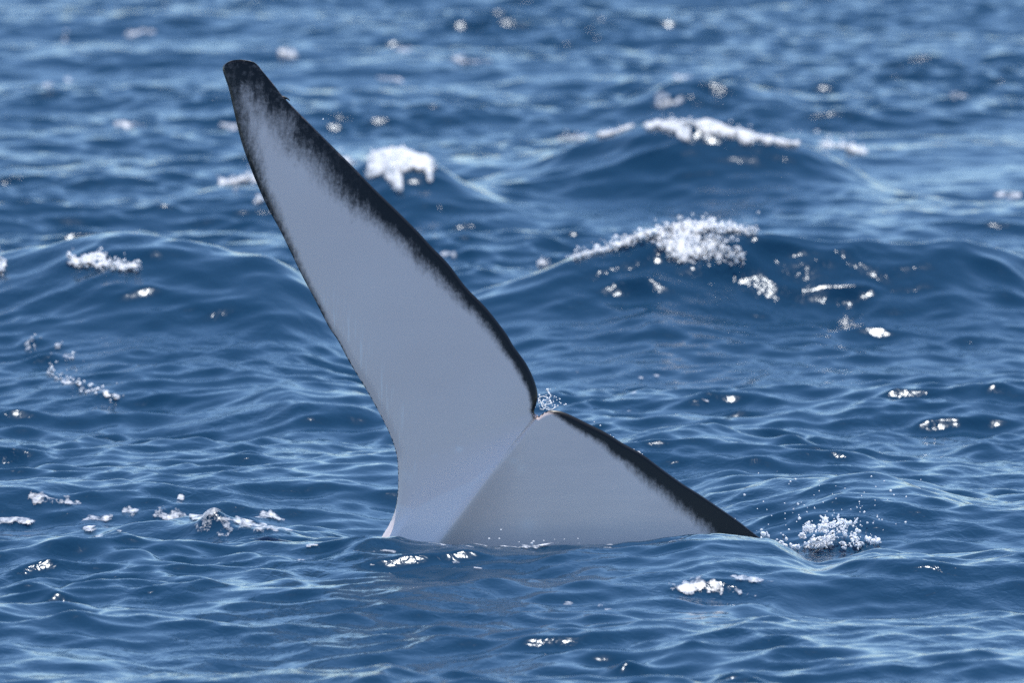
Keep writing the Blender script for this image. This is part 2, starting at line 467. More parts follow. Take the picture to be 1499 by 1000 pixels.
def hit(px, py):
    """first point of the sea surface met in the direction of photo pixels"""
    px = np.atleast_1d(px).astype(float); py = np.atleast_1d(py).astype(float)
    d = ray(px, py)
    ys = np.arange(35.3, 66.1, 0.03)
    out = np.zeros((len(px), 3))
    for a in range(0, len(px), 400):
        dd = d[a:a + 400]
        t = ys[None, :] / dd[:, 1:2]
        X = dd[:, 0:1] * t; Z = CAM_H + dd[:, 2:3] * t
        H = zgrid(X, np.broadcast_to(ys[None, :], X.shape))
        k = np.argmax(Z <= H, axis=1)
        r = np.arange(len(dd))
        k = np.where((Z <= H).any(1), k, len(ys) - 1)
        out[a:a + 400] = np.stack([X[r, k], ys[k], H[r, k]], 1)
    return out

# ------------------------------------------------------------------ the whale's tail
L_left = [(440, 960), (505, 868), (562, 781), (576, 754), (580.6, 736), (582.6, 714), (582.6, 690), (580, 664), (568, 630), (540, 577), (512, 531), (495, 499), (481, 478), (460, 437), (442, 403), (427, 372), (410, 337), (391, 302), (375, 266), (361, 230), (353, 206), (346, 178), (341, 156), (335, 130), (329, 112), (326, 102), (327, 95), (333, 90), (341, 87.5)]
T_left = [(540, 932), (610, 836), (680, 745), (735, 672), (784, 611), (782, 602), (785, 592), (787, 577), (782, 557), (770, 532), (752, 507), (740, 487), (712, 451), (682, 420), (657, 387), (631, 360), (610, 337), (580, 307), (547, 275), (520, 247), (500, 227), (475, 202), (450, 177), (431, 158), (414, 140), (400, 122), (386, 105), (375, 92), (366, 88.5), (352, 86.5)]
KEYL = [((440, 960), (540, 932)), ((562, 781), (680, 745)), ((582.6, 690), (784, 611)), ((568, 630), (752, 507)), ((481, 478), (631, 360)), ((391, 302), (500, 227)), ((341, 156), (414, 140)), ((326, 102), (386, 105)), ((341, 87.5), (352, 86.5))]
L_right = [(640, 1010), (690, 940), (740, 905), (800, 890), (880, 888), (950, 893), (1050, 902), (1150, 914), (1250, 928), (1320, 938), (1352, 941)]
T_right = [(540, 932), (610, 836), (680, 745), (735, 672), (784, 611), (789, 610), (794, 606), (802, 602), (812, 601), (826, 604), (844, 612), (860, 620), (888, 634), (910, 648), (940, 665), (968, 686), (1000, 709), (1024, 724), (1052, 743), (1078, 761), (1100, 778), (1113, 788), (1160, 822), (1230, 868), (1300, 908), (1350, 930), (1366, 938)]
KEYR = [((640, 1010), (540, 932)), ((740, 905), (680, 745)), ((800, 890), (784, 611)), ((950, 893), (888, 634)), ((1050, 902), (1000, 709)), ((1150, 914), (1113, 788)), ((1250, 928), (1230, 868)), ((1352, 941), (1366, 938))]

def cr_path(pts, sub=8, corner=None):
    """Catmull-Rom through the points; returns dense points and the dense index of every input point"""
    p = [np.array(q, float) for q in pts]; out = []; idx = []
    for i in range(len(p) - 1):
        p0 = p[i - 1] if i > 0 and i != corner else 2 * p[i] - p[i + 1]
        p3 = p[i + 2] if i + 2 < len(p) and i + 1 != corner else 2 * p[i + 1] - p[i]
        p1, p2 = p[i], p[i + 1]; idx.append(len(out))
        for s in range(sub):
            t = s / sub
            out.append(0.5 * (2 * p1 + (p2 - p0) * t + (2 * p0 - 5 * p1 + 4 * p2 - p3) * t * t + (3 * p1 - p0 - 3 * p2 + p3) * t ** 3))
    idx.append(len(out)); out.append(p[-1])
    return np.array(out), idx

def resample(path, i0, i1, n):
    seg = path[i0:i1 + 1]
    d = np.r_[0, np.cumsum(np.linalg.norm(np.diff(seg, axis=0), axis=1))]
    t = np.linspace(0, d[-1], n)
    return np.stack([np.interp(t, d, seg[:, 0]), np.interp(t, d, seg[:, 1])], 1)

def ribs(L, T, keys, corner):
    lp, li = cr_path(L); tp, ti = cr_path(T, corner=corner)
    A = []; B = []
    for (a, b) in zip(keys[:-1], keys[1:]):
        i0, i1 = li[L.index(a[0])], li[L.index(b[0])]; j0, j1 = ti[T.index(a[1])], ti[T.index(b[1])]
        n = max(8, int(max(np.hypot(*(np.subtract(a[0], b[0]))), np.hypot(*(np.subtract(a[1], b[1])))) / 4))
        if a[1] == (540, 932): n = 60
        if a[1] == (680, 745): n = 50
        A.append(resample(lp, i0, i1, n)[:-1]); B.append(resample(tp, j0, j1, n)[:-1])
    A.append(np.array([L[-1]], float)); B.append(np.array([T[-1]], float))
    return np.concatenate(A), np.concatenate(B), lp, tp[ti[corner]:], lp

def dist_to(P, path):
    d = np.full(len(P), 1e9); k = np.zeros(len(P), int)
    for a in range(0, len(P), 2000):
        D = np.hypot(P[a:a + 2000, None, 0] - path[None, :, 0], P[a:a + 2000, None, 1] - path[None, :, 1])
        k[a:a + 2000] = D.argmin(1); d[a:a + 2000] = D.min(1)
    return d, k

LEAN = 0.14                      # the tail leans away from the boat
NOTCH = np.array([784.0, 611.0]); AXD = np.array([-0.607, 0.794])

def half(L, T, keys, side):
    A, B, lp, trail, _ = ribs(L, T, keys, 4)
    nC = 49
    c = np.linspace(0, 1, nC); c = 0.5 * (1 - np.cos(math.pi * c)) * 0.7 + 0.3 * c
    P = A[:, None, :] * (1 - c)[None, :, None] + B[:, None, :] * c[None, :, None]
    chord = np.linalg.norm(B - A, axis=1) * MPX
    # is this rib's inner end on the body axis?
    ax = (B - NOTCH) @ AXD * MPX                       # metres along the axis from the notch towards the body
    off = np.abs((B - NOTCH) @ np.array([AXD[1], -AXD[0]])) * MPX
    onax = (off < 0.012) & (ax > -0.005)
    R = np.where(onax, 0.112 * sstep(-0.02, 0.50, ax) ** 0.9, 0.0)
    f = np.sqrt(c) * (1 - c) * 2.6
    sr = np.linspace(0, 1, len(A))
    H = 0.10 * chord * np.clip(1.0 - 0.25 * sr, 0.3, 1)
    HA = np.where(onax, 0.10 * 0.36, H)
    wk = np.clip((np.arange(len(A)) - np.where(onax)[0][-1]) / 25.0, 0, 1); HA = np.where(onax, HA, 0.036 * (1 - wk) + H * wk)
    wdist = (1 - c)[None, :] * chord[:, None]
    g = np.exp(-(np.sqrt(wdist ** 2 + 0.022 ** 2) - 0.022) / (0.26 if side < 0 else 0.055)) * sstep(0, 0.25, c)[None, :]
    kax = np.where(onax, sstep(0.0, 0.22, ax), 0.0)[:, None]
    tl = 0.007 * sstep(0, 0.05, c)[None, :] * np.maximum(sstep(0, 0.02, 1 - c)[None, :], kax)
    fl_ = np.where(c > 1 / 3, 1.0, f)
    f2 = f[None, :] * (1 - kax) + fl_[None, :] * kax
    h = HA[:, None] * f2 * 0.55 + R[:, None] * g + tl
    # edge of the inner end keeps thickness on the axis
    flat = P.reshape(-1, 2)
    dt, kt = dist_to(flat, trail); dl, kl = dist_to(flat, lp)
    ty = trail[kt]; ly = lp[kl]
    if side < 0:
        wt = np.interp(ty[:, 1], [86, 92, 125, 158, 202, 250, 300, 360, 420, 487, 532, 577, 592, 611], [60, 42, 32, 33, 35, 37, 34, 27, 20, 16, 16, 12, 8, 3])
        ft = np.interp(ty[:, 1], [92, 150, 300, 420, 500, 611], [30, 27, 17, 10, 6, 4])
        wl = np.interp(ly[:, 1], [87, 110, 156, 206, 280, 337, 403, 478, 540, 620], [26, 19, 15, 13, 11, 7, 4, 1.5, 0.0, -6])
        fl = np.interp(ly[:, 1], [87, 160, 300, 400, 500], [20, 17, 11, 6, 3])
        m = np.maximum((wt - dt) / ft, (wl - dl) / fl)
        m = np.maximum(m, (122 - flat[:, 1]) / 22)
        mott = sstep(330, 120, flat[:, 1]) * 1.0
    else:
        wt = np.interp(ty[:, 0], [784, 800, 812, 826, 860, 910, 940, 1000, 1052, 1100, 1160], [-3, 1, 6, 11, 14, 19, 23, 30, 34, 40, 50])
        ft = np.interp(ty[:, 0], [784, 860, 920, 1000, 1100], [3, 5, 7, 11, 12])
        m = (wt - dt) / ft
        m = np.where(flat[:, 0] < 775, -6, m)
        mott = np.zeros(len(flat))
    m = np.clip(m, -6, 4)
    # bend of the two lobes out of one plane
    q = (flat - NOTCH) @ np.array([AXD[1], -AXD[0]]) * MPX          # signed distance across the axis
    bend = 0.06 * q ** 2 + (0.10 * np.clip(q, 0, None) if side > 0 else 0)
    return P, flat, h.reshape(-1), m, mott, bend

def build_tail():
    verts = []; faces = []; dark = []; mot = []
    base = 0; flats = []; front = []
    for (L, T, K, s) in ((L_left, T_left, KEYL, -1), (L_right, T_right, KEYR, 1)):
        P, flat, h, m, mott, bend = half(L, T, K, s)
        nr, nc = P.shape[:2]
        f = grid_faces(nr, nc)
        for back in (0, 1):
            y = WHALE_Y + bend + LEAN * (797 - flat[:, 1]) * MPX + (h * 0.8 if back else -h)
            V = at_depth(flat[:, 0], flat[:, 1], y)
            verts.append(V); flats.append(flat); front.append(np.full(len(V), 0.0 if back else 1.0))
            flip = (s < 0) ^ (back == 1)
            faces.append((f if not flip else f[:, ::-1]) + base); base += len(V)
            dark.append(np.full(len(V), 4.0) if back else m); mot.append(mott)
    V = np.concatenate(verts); F = np.concatenate(faces)
    org = np.array([at_height(640, 797, 0.0)[0][0], WHALE_Y, 0.0])
    me = mesh_from_arrays('whale', V - org, F)
    a = me.attributes.new('dark', 'FLOAT', 'POINT'); a.data.foreach_set('value', np.concatenate(dark).astype(np.float32))
    a = me.attributes.new('mottle', 'FLOAT', 'POINT'); a.data.foreach_set('value', np.concatenate(mot).astype(np.float32))
    FL = np.concatenate(flats); fr = np.concatenate(front)
    dl, _ = dist_to(FL, cr_path(L_left)[0])
    scr = sstep(4, 10, dl) * (1 - sstep(22, 50, dl)) * sstep(400, 470, FL[:, 1]) * (1 - sstep(640, 720, FL[:, 1])) * (FL[:, 0] < 660) * fr * 0.8
    spot = np.zeros(len(FL))
    for (x, y, rx, ry, a_) in [(672, 658, 4.5, 4, .8), (636, 668, 3.5, 3, .35), (752, 675, 7, 4, .45), (763, 685, 7, 4, .4), (772, 768, 10, 8, .4), (600, 700, 5, 9, .25), (845, 742, 9, 3, .3), (592, 695, 5, 8, .3), (500, 300, 5, 3, .2)]:
        spot = np.maximum(spot, a_ * np.exp(-((FL[:, 0] - x) / rx) ** 2 - ((FL[:, 1] - y) / ry) ** 2))
    qa = (FL - NOTCH) @ np.array([AXD[1], -AXD[0]])
    pale_base = sstep(-3, 3, FL[:, 1] - np.interp(FL[:, 0], [555, 582, 606, 640, 690, 740], [738, 738, 746, 727, 705, 664])) * (1 - sstep(-12, -2, qa)) * 0.34  # paler colour below a curve at the tail base, left of the ridge
    spot = np.maximum(spot, pale_base)
    cre = (0.25 + 0.75 * sstep(-10, 60, (FL - NOTCH) @ np.array([AXD[1], -AXD[0]]))) * fr
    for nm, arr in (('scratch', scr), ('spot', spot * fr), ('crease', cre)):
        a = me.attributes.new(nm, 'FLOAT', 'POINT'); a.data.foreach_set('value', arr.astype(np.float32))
    import bmesh
    bm = bmesh.new(); bm.from_mesh(me)
    bmesh.ops.remove_doubles(bm, verts=bm.verts, dist=0.0006)
    bmesh.ops.recalc_face_normals(bm, faces=bm.faces)
    bm.to_mesh(me); bm.free()
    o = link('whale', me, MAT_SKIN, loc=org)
    o['label'] = 'whale tail with pale underside and black edges raised out of the sea'
    o['category'] = 'whale'
    return o, org
whale, W_ORG = build_tail()

# ------------------------------------------------------------------ small solids: drops, bubbles
def ico():
    t = (1 + 5 ** 0.5) / 2
    v = np.array([(-1, t, 0), (1, t, 0), (-1, -t, 0), (1, -t, 0), (0, -1, t), (0, 1, t), (0, -1, -t), (0, 1, -t), (t, 0, -1), (t, 0, 1), (-t, 0, -1), (-t, 0, 1)], float)
    v /= np.linalg.norm(v[0])
    f = [(0, 11, 5), (0, 5, 1), (0, 1, 7), (0, 7, 10), (0, 10, 11), (1, 5, 9), (5, 11, 4), (11, 10, 2), (10, 7, 6), (7, 1, 8), (3, 9, 4), (3, 4, 2), (3, 2, 6), (3, 6, 8), (3, 8, 9), (4, 9, 5), (2, 4, 11), (6, 2, 10), (8, 6, 7), (9, 8, 1)]
    v = [tuple(q) for q in v]; mid = {}; g = []
    def m(a, b):
        k = (min(a, b), max(a, b))
        if k not in mid:
            p = np.add(v[a], v[b]); v.append(tuple(p / np.linalg.norm(p))); mid[k] = len(v) - 1
        return mid[k]
    for a, b, c in f:
        ab, bc, ca = m(a, b), m(b, c), m(c, a)
        g += [(a, ab, ca), (b, bc, ab), (c, ca, bc), (ab, bc, ca)]
    return np.array(v), np.array(g)
ICO_V, ICO_F = ico()

def blobs(centres, radii, stretch=None):
    """many small drops in one set of arrays; stretch (n,3) lengthens a drop along a direction"""
    C = np.asarray(centres, float); r = np.asarray(radii, float)
    n = len(C)
    V = np.broadcast_to(ICO_V[None], (n,) + ICO_V.shape).copy()
    V *= (1 + 0.18 * RNG.normal(0, 1, (n, ICO_V.shape[0], 1)).clip(-1.5, 1.5))
    if stretch is not None:
        S = np.asarray(stretch, float); L = np.linalg.norm(S, axis=1, keepdims=True) + 1e-9; D = S / L
        V = V + (np.einsum('nij,nj->ni', V, D) * L)[:, :, None] * D[:, None, :]
    V = V * r[:, None, None] + C[:, None, :]
    F = ICO_F[None] + (np.arange(n) * len(ICO_V))[:, None, None]
    return V.reshape(-1, 3), F.reshape(-1, 3)

def tube(pts, rad):
    P = np.asarray(pts, float); n = len(P); k = 6
    T = np.gradient(P, axis=0); T /= np.linalg.norm(T, axis=1, keepdims=True) + 1e-9
    up = np.array([0.0, 1.0, 0.05])
    A = np.cross(T, up); A /= np.linalg.norm(A, axis=1, keepdims=True) + 1e-9
    B = np.cross(T, A)
    r = np.broadcast_to(np.asarray(rad, float), (n,))
    V = []
    for i in range(n):
        for j in range(k):
            a = 2 * math.pi * j / k
            V.append(P[i] + r[i] * (math.cos(a) * A[i] + math.sin(a) * B[i]))
    F = []
    for i in range(n - 1):
        for j in range(k):
            F.append((i * k + j, i * k + (j + 1) % k, (i + 1) * k + (j + 1) % k, (i + 1) * k + j))
    F = [t for a, b, c, d in F for t in ((a, b, c), (a, c, d))]
    return np.array(V), np.array(F)

def join(parts):
    V = []; F = []; b = 0
    for v, f in parts:
        V.append(v); F.append(f + b); b += len(v)
    return np.concatenate(V), np.concatenate(F)

def stuff(o, label, cat, group=None):
    o['label'] = label; o['category'] = cat; o['kind'] = 'stuff'
    if group: o['group'] = group
    return o

def centred(name, V, F, mat):
    V = np.asarray(V); org = np.array([V[:, 0].mean(), V[:, 1].mean(), V[:, 2].min()])
    return link(name, mesh_from_arrays(name, V - org, F), mat, loc=org)

# ------------------------------------------------------------------ foam lying on the sea
def seaz(x, y):
    u, v = x.astype(np.float32).copy(), y.astype(np.float32).copy()
    s = np.full(x.shape, DV, np.float32)
    for _ in range(2):
        X, Y, Z = sea(u, v, s); u += (x - X).astype(np.float32); v += (y - Y).astype(np.float32)
    return np.asarray(sea(u, v, s)[2], float)

FOAM_SEED = [0]
def foam(label, strokes, thick=0.012, cut=0.5, brk=1.0, nx=26.0, ny=11.0, bub=0, bubr=0.006, white=0.5, group=None, dx=0.0055, name='whitecap', skew=0.0, lace=0.7):
    """strokes: polylines of (photo x, photo y, half width in photo pixels along x, depth half width in metres)"""
    FOAM_SEED[0] += 1; sd = FOAM_SEED[0]
    cen = []
    for st in strokes:
        st = np.array(st, float)
        n = max(2, int(np.hypot(np.diff(st[:, 0]), np.diff(st[:, 1])).sum() / 5)) if len(st) > 1 else 1
        t = np.linspace(0, 1, n) if n > 1 else np.array([0.0])
        q = np.linspace(0, 1, len(st))
        a = [np.interp(t, q, st[:, k]) for k in range(4)]
        H = hit(a[0], a[1])
        if len(H) > 5: H[:, 1] = np.convolve(np.pad(H[:, 1], 3, mode='edge'), np.ones(7) / 7, 'valid')
        for i in range(len(H)):
            cen.append((H[i, 0], H[i, 1], a[2][i] * H[i, 1] / FPX, a[3][i]))
    cen = np.array(cen)
    x0, x1 = (cen[:, 0] - 2.2 * cen[:, 2]).min(), (cen[:, 0] + 2.2 * cen[:, 2]).max()
    y0, y1 = (cen[:, 1] - 2.2 * cen[:, 3]).min(), (cen[:, 1] + 2.2 * cen[:, 3]).max()
    gx = np.arange(x0, x1, dx); gy = np.arange(y0, y1, dx * 1.6)
    X, Y = np.meshgrid(gx, gy)
    D = np.zeros_like(X)
    for (cx, cy, rx, ry) in cen:
        D = np.maximum(D, np.exp(-(((X - cx) / rx) ** 2 + ((Y - cy - skew * (X - cx)) / ry) ** 2)))
    nz = fbm(X * nx, Y * ny, 4, off=sd * 5)
    wx = fbm(X * nx * 0.5, Y * ny * 0.5, 2, off=sd * 11) * 1.6
    rid = 1 - np.abs(2 * fbm(X * nx * 1.3 + wx, Y * ny * 1.3 + wx, 3, off=sd * 3 + 1) - 1) * 3.2     # fine lace
    m = D + brk * (nz - 0.5) * np.clip(D * 3, 0, 1)
    m = m - lace * np.clip(0.55 - rid, 0, 1) * (1.25 - D)
    Z = seaz(X, Y)
    if name == 'whitecap': cut -= 0.1
    lump = fbm(X * 36, Y * 22, 4, off=sd * 7 + 2)
    for _ in range(6):
        keep = m > cut
        if (keep[:-1, :-1] & keep[:-1, 1:] & keep[1:, :-1] & keep[1:, 1:]).sum() > 60: break
        cut -= 0.08
    Zf = Z + 0.004 + np.clip((m - cut) * 3, 0, 1) ** 0.5 * thick * np.clip(2.2 * lump - 0.5, 0.05, 1.6) + thick * 0.35 * fbm(X * 90, Y * 60, 2, off=3)
    kf = keep[:-1, :-1] & keep[:-1, 1:] & keep[1:, :-1] & keep[1:, 1:]
    F = grid_faces(len(gy), len(gx))[kf.ravel()]
    parts = []; cov = np.zeros(0)
    V = np.stack([X.ravel(), Y.ravel(), Zf.ravel()], 1)
    if len(F):
        used = np.unique(F); mp = np.full(len(V), -1); mp[used] = np.arange(len(used))
        Vk = V[used]; Fk = mp[F]; cov = np.clip((m.ravel()[used] - cut) / 0.4, 0, 1) * (1.0 if name == 'whitecap' else 0.78)
        tri = np.concatenate([Fk[:, [0, 1, 2]], Fk[:, [0, 2, 3]]])
        parts.append((Vk, tri))
    mats = [MAT_FOAM]; 
    nfoam = sum(len(f) for _, f in parts)
    if bub:
        w_ = (D * (D > 0.35)).ravel(); w_ = w_ / w_.sum()
        idx = RNG.choice(len(V), bub, p=w_)
        c = V[idx].copy(); c[:, 2] = Z.ravel()[idx]
        c[:, :2] += RNG.normal(0, 0.004, (bub, 2))
        r = bubr * RNG.lognormal(-0.2, 0.45, bub)
        c[:, 2] += r * 0.3 + RNG.exponential(0.009, bub)
        nwhite = int(bub * white)
        pv, pf = blobs(c[:nwhite], r[:nwhite]); parts.append((pv, pf)); 
        if nwhite < bub:
            dv, df = blobs(c[nwhite:], r[nwhite:]); parts.append((dv, df))
    V, F = join(parts)
    cova = np.ones(len(V), np.float32); cova[:len(cov)] = cov
    o = centred(name, V, F, MAT_FOAM if name == 'whitecap' else MAT_THIN)
    o.data.attributes.new('cover', 'FLOAT', 'POINT').data.foreach_set('value', cova)
    if bub and white < 1:
        o.data.materials.append(MAT_DROP)
        mi = np.zeros(len(o.data.polygons), np.int32); mi[len(F) - (bub - int(bub * white)) * len(ICO_F):] = 1
        o.data.polygons.foreach_set('material_index', mi)
    return stuff(o, label, 'foam', group)

G1 = 'foam on breaking wave crests'
foam('long white breaking crest on the wave far behind the tail', [[(822, 206, 9, .05), (860, 203, 10, .06), (900, 199, 10, .06), (940, 184, 10, .09), (1000, 181, 11, .10), (1060, 194, 12, .11), (1130, 208, 11, .09), (1200, 213, 10, .07), (1240, 217, 10, .09), (1266, 226, 7, .10)], [(950, 188, 8, .08), (985, 196, 8, .10), (1008, 208, 5, .07)], [(1085, 208, 7, .09), (1100, 212, 5, .07)]], thick=0.010, brk=0.5, cut=0.45, lace=0.3, nx=18, ny=9, bub=500, bubr=0.0035, white=0.3, group=G1)
foam('bulky white foam head directly behind the upper lobe of the tail', [[(490, 245, 20, .10), (545, 234, 18, .12), (590, 226, 18, .11), (620, 233, 14, .09), (648, 239, 6, .05)], [(545, 246, 12, .10), (572, 258, 8, .12), (584, 272, 5, .10), (588, 284, 3, .06)], [(560, 244, 12, .10), (595, 244, 12, .09), (625, 246, 11, .08)], [(628, 256, 6, .06)]], thick=0.014, brk=0.7, cut=0.45, lace=0.35, nx=16, ny=8, bub=420, bubr=0.0035, white=0.3, group=G1)
foam('small ragged foam touching the thin leading edge of the tail', [[(325, 271, 7, .06), (350, 267, 9, .08), (385, 264, 14, .10)], [(345, 280, 5, .06)], [(380, 293, 6, .05)]], thick=0.014, brk=1.4, bub=40, bubr=0.005, white=0.9, group=G1)
foam('glittering bubbly crest on the wave right behind the notch', [[(795, 391, 8, .03), (850, 380, 8, .035), (900, 364, 8, .04), (940, 350, 9, .05), (985, 340, 11, .06), (1040, 334, 14, .07), (1105, 346, 10, .03)], [(970, 352, 12, .09), (1000, 356, 12, .09), (1060, 366, 10, .06), (1085, 374, 7, .04)]], thick=0.012, brk=1.6, cut=0.6, bub=1500, bubr=0.0032, white=0.35, group=G1, dx=0.005)
foam('short foam crest on the dark wave beside the leading edge', [[(105, 390, 9, .03), (150, 392, 11, .05), (200, 402, 9, .03)]], thick=0.012, brk=1.5, cut=0.55, bub=260, bubr=0.0032, white=0.35, group=G1, dx=0.005)
foam('foam scrap at the end of the dark wave beside the leading edge', [[(-25, 388, 9, .08), (4, 402, 7, .08)]], thick=0.014, brk=1.2, bub=60, bubr=0.0045, white=0.8, group=G1)
G2 = 'far scraps of foam on the open sea'
for (x, y, rx, ry) in [(420, 82, 16, .12), (690, 92, 34, .10), (590, 76, 18, .08), (572, 119, 22, .08), (62, 128, 16, .08), (104, 122, 7, .09), (246, 11, 6, .12), (205, 49, 20, .07), (100, 53, 7, .08), (1405, 142, 15, .16), (1000, 117, 14, .07), (980, 152, 22, .08), (335, 187, 14, .06), (190, 185, 22, .06), (1478, 290, 18, .06)]:
    foam('small blurred scrap of foam on the distant open sea', [[(x - rx * 0.6, y, rx * 0.5, ry), (x + rx * 0.6, y + 1, rx * 0.4, ry * 0.6)]], thick=0.012, brk=1.5, nx=12, ny=9, group=G2, dx=0.010, name='foam_scrap')
foam('tiny foam scrap just beyond the trailing edge of the tail', [[(650, 374, 9, .05), (664, 376, 6, .05)]], thick=0.010, name='foam_scrap', group='scraps of foam between the waves')
G3 = 'foam streaks drifting near the tail'
foam('long branching foam streak on a low wave before the leading edge', [[(228, 750, 10, .10), (270, 752, 16, .16), (310, 762, 16, .16), (350, 768, 18, .2), (378, 768, 12, .14)], [(290, 772, 12, .1), (330, 776, 14, .08)], [(350, 778, 12, .08), (425, 782, 14, .07)], [(372, 760, 6, .1), (392, 756, 8, .07), (415, 764, 8, .06)], [(182, 746, 5, .05), (196, 752, 10, .06)], [(264, 726, 7, .04)]], thick=0.003, brk=1.5, cut=0.46, nx=13, ny=8, lace=0.5, group=G3, name='foam_streak', dx=0.005)
foam('foam streaks beside the sparkling dark wave', [[(50, 725, 10, .06), (75, 728, 14, .06), (110, 736, 14, .04)], [(122, 755, 14, .05), (155, 760, 12, .05)], [(115, 778, 16, .05), (175, 783, 16, .05)], [(5, 757, 14, .04), (40, 763, 16, .04)]], thick=0.004, brk=1.3, nx=16, ny=9, group=G3, name='foam_streak', dx=0.005)
foam('broken foam patches on the near water below the splash', [[(985, 862, 14, .07), (1020, 852, 14, .08), (1055, 856, 14, .06)], [(1070, 868, 16, .05), (1100, 872, 14, .05)], [(1060, 846, 14, .05), (1140, 856, 14, .04)], [(830, 888, 12, .05), (870, 890, 14, .05), (900, 896, 10, .04)], [(855, 902, 7, .04)]], thick=0.002, brk=1.7, cut=0.68, nx=18, ny=9, group=G3, name='foam_streak', dx=0.005)
foam('thin lapping foam line along the waterline of the tail', [[(585, 790, 8, .015), (620, 797, 10, .018), (690, 803, 10, .015)], [(690, 801, 12, .018), (760, 803, 14, .02), (830, 801, 12, .015)], [(845, 799, 10, .015), (905, 799, 10, .012)], [(970, 795, 12, .015), (1000, 790, 10, .014)]], thick=0.002, brk=1.4, cut=0.5, nx=18, ny=30, group=G3, name='foam_streak', dx=0.004)
foam('scattered foam flecks on the water before the tail', [[(455, 808, 14, .018)], [(520, 812, 10, .015), (575, 808, 8, .015)], [(668, 828, 10, .018)], [(600, 812, 9, .012)], [(545, 830, 12, .012)], [(440, 828, 8, .016)], [(700, 835, 10, .012)], [(360, 792, 14, .016)]], thick=0.002, brk=1.3, cut=0.5, nx=18, ny=20, group=G3, name='foam_streak', dx=0.004)
foam('foam flecks on the water between the notch and the bubbly crest', [[(908, 549, 7, .018)], [(962, 552, 7, .025)], [(927, 580, 8, .018)], [(845, 550, 8, .018)], [(1000, 566, 5, .014)], [(922, 604, 8, .014)], [(940, 555, 8, .014)], [(835, 600, 6, .014)], [(1035, 588, 9, .014)]], thick=0.002, brk=1.4, cut=0.5, nx=26, ny=30, group=G3, name='foam_streak', dx=0.004)
foam('curved foam trail on the dark wave face beside the tail', [[(72, 546, 6, .05), (90, 556, 7, .05), (115, 568, 8, .05), (145, 578, 10, .04), (172, 580, 6, .03)], [(48, 500, 7, .07), (42, 512, 6, .06)], [(84, 514, 9, .05)], [(100, 528, 10, .05)], [(75, 528, 6, .05)]], thick=0.005, brk=1.5, cut=0.55, bub=90, bubr=0.003, white=0.3, group=G3, name='foam_streak', dx=0.005)

# ------------------------------------------------------------------ splash and flying drops
def px_pts(xy, y):
    xy = np.asarray(xy, float); return at_depth(xy[:, 0], xy[:, 1], np.broadcast_to(y, (len(xy),)))

def splash():
    parts = []
    base = hit([1225], [800])[0]; Y0 = base[1]
    def mass(n, x0, x1, ytop, ybot, rpx, hole=0.45):
        x = x0 + (x1 - x0) * RNG.random(n)
        top = np.interp(x, *ytop); yv = ybot - (ybot - top) * RNG.random(n) ** 1.15
        nz = fbm(x / 11.0, yv / 9.0, 3, off=31)
        k = nz > hole + 0.10 * (ybot - yv) / np.maximum(ybot - top, 1)
        x, yv = x[k], yv[k]
        d = Y0 + RNG.normal(0, 0.06, len(x))
        x = x + RNG.normal(0, 1.5, len(x)); yv = yv + RNG.normal(0, 1.5, len(x))
        C = px_pts(np.stack([x, yv], 1), d)
        r = rpx * MPX * RNG.lognormal(-0.25, 0.6, len(x)).clip(0.3, 2.6)
        S = RNG.normal(0, 0.35, (len(x), 3))
        parts.append(blobs(C, r, S))
    prof = ([1158, 1172, 1182, 1192, 1205, 1215, 1228, 1240, 1252, 1260], [801, 784, 768, 772, 757, 764, 760, 766, 772, 798])
    mass(1900, 1160, 1258, prof, 803, 1.15)
    mass(260, 1163, 1256, prof, 803, 2.0, 0.5)
    mass(130, 1256, 1298, ([1256, 1270, 1284, 1298], [798, 784, 776, 798]), 800, 1.2)
    mass(30, 1108, 1165, ([1108, 1120, 1140, 1165], [794, 778, 786, 794]), 798, 1.5)
    for (x, y, dx_, dy_, r) in [(1228, 763, 3, 6, 2.0), (1253, 763, -3, 5, 2.2), (1206, 760, 6, 5, 2.2), (1182, 766, 4, -2, 2.4), (1124, 783, 2, 5, 1.5)]:
        q = [(x - dx_ + 2 * dx_ * t, y - dy_ + 2 * dy_ * t) for t in np.linspace(0, 1, 7)]
        parts.append(tube(px_pts(q, Y0), np.array([.5, .7, .8, 1, .9, 1.1, .6]) * r * 0.8 * MPX))
    V, F = join(parts)
    o = centred('splash', V, F, MAT_DROP)
    stuff(o, 'white splash of drops thrown up beside the submerged lobe of the tail', 'splash')
    # single drops in the air around it
    n = 150
    x = np.concatenate([RNG.normal(1218, 52, 115), RNG.uniform(1040, 1340, 35)]); y = 795 - RNG.gamma(2.0, 22, n)
    k = (y > 690) & (x > 1085)
    C = px_pts(np.stack([x[k], y[k]], 1), Y0 + RNG.normal(0, .12, k.sum()))
    V, F = blobs(C, RNG.lognormal(-0.15, 0.4, k.sum()) * 1.0 * MPX)
    o = centred('spray', V, F, MAT_DROP)
    stuff(o, 'fine drops flying in the air around the white splash', 'spray')
splash()

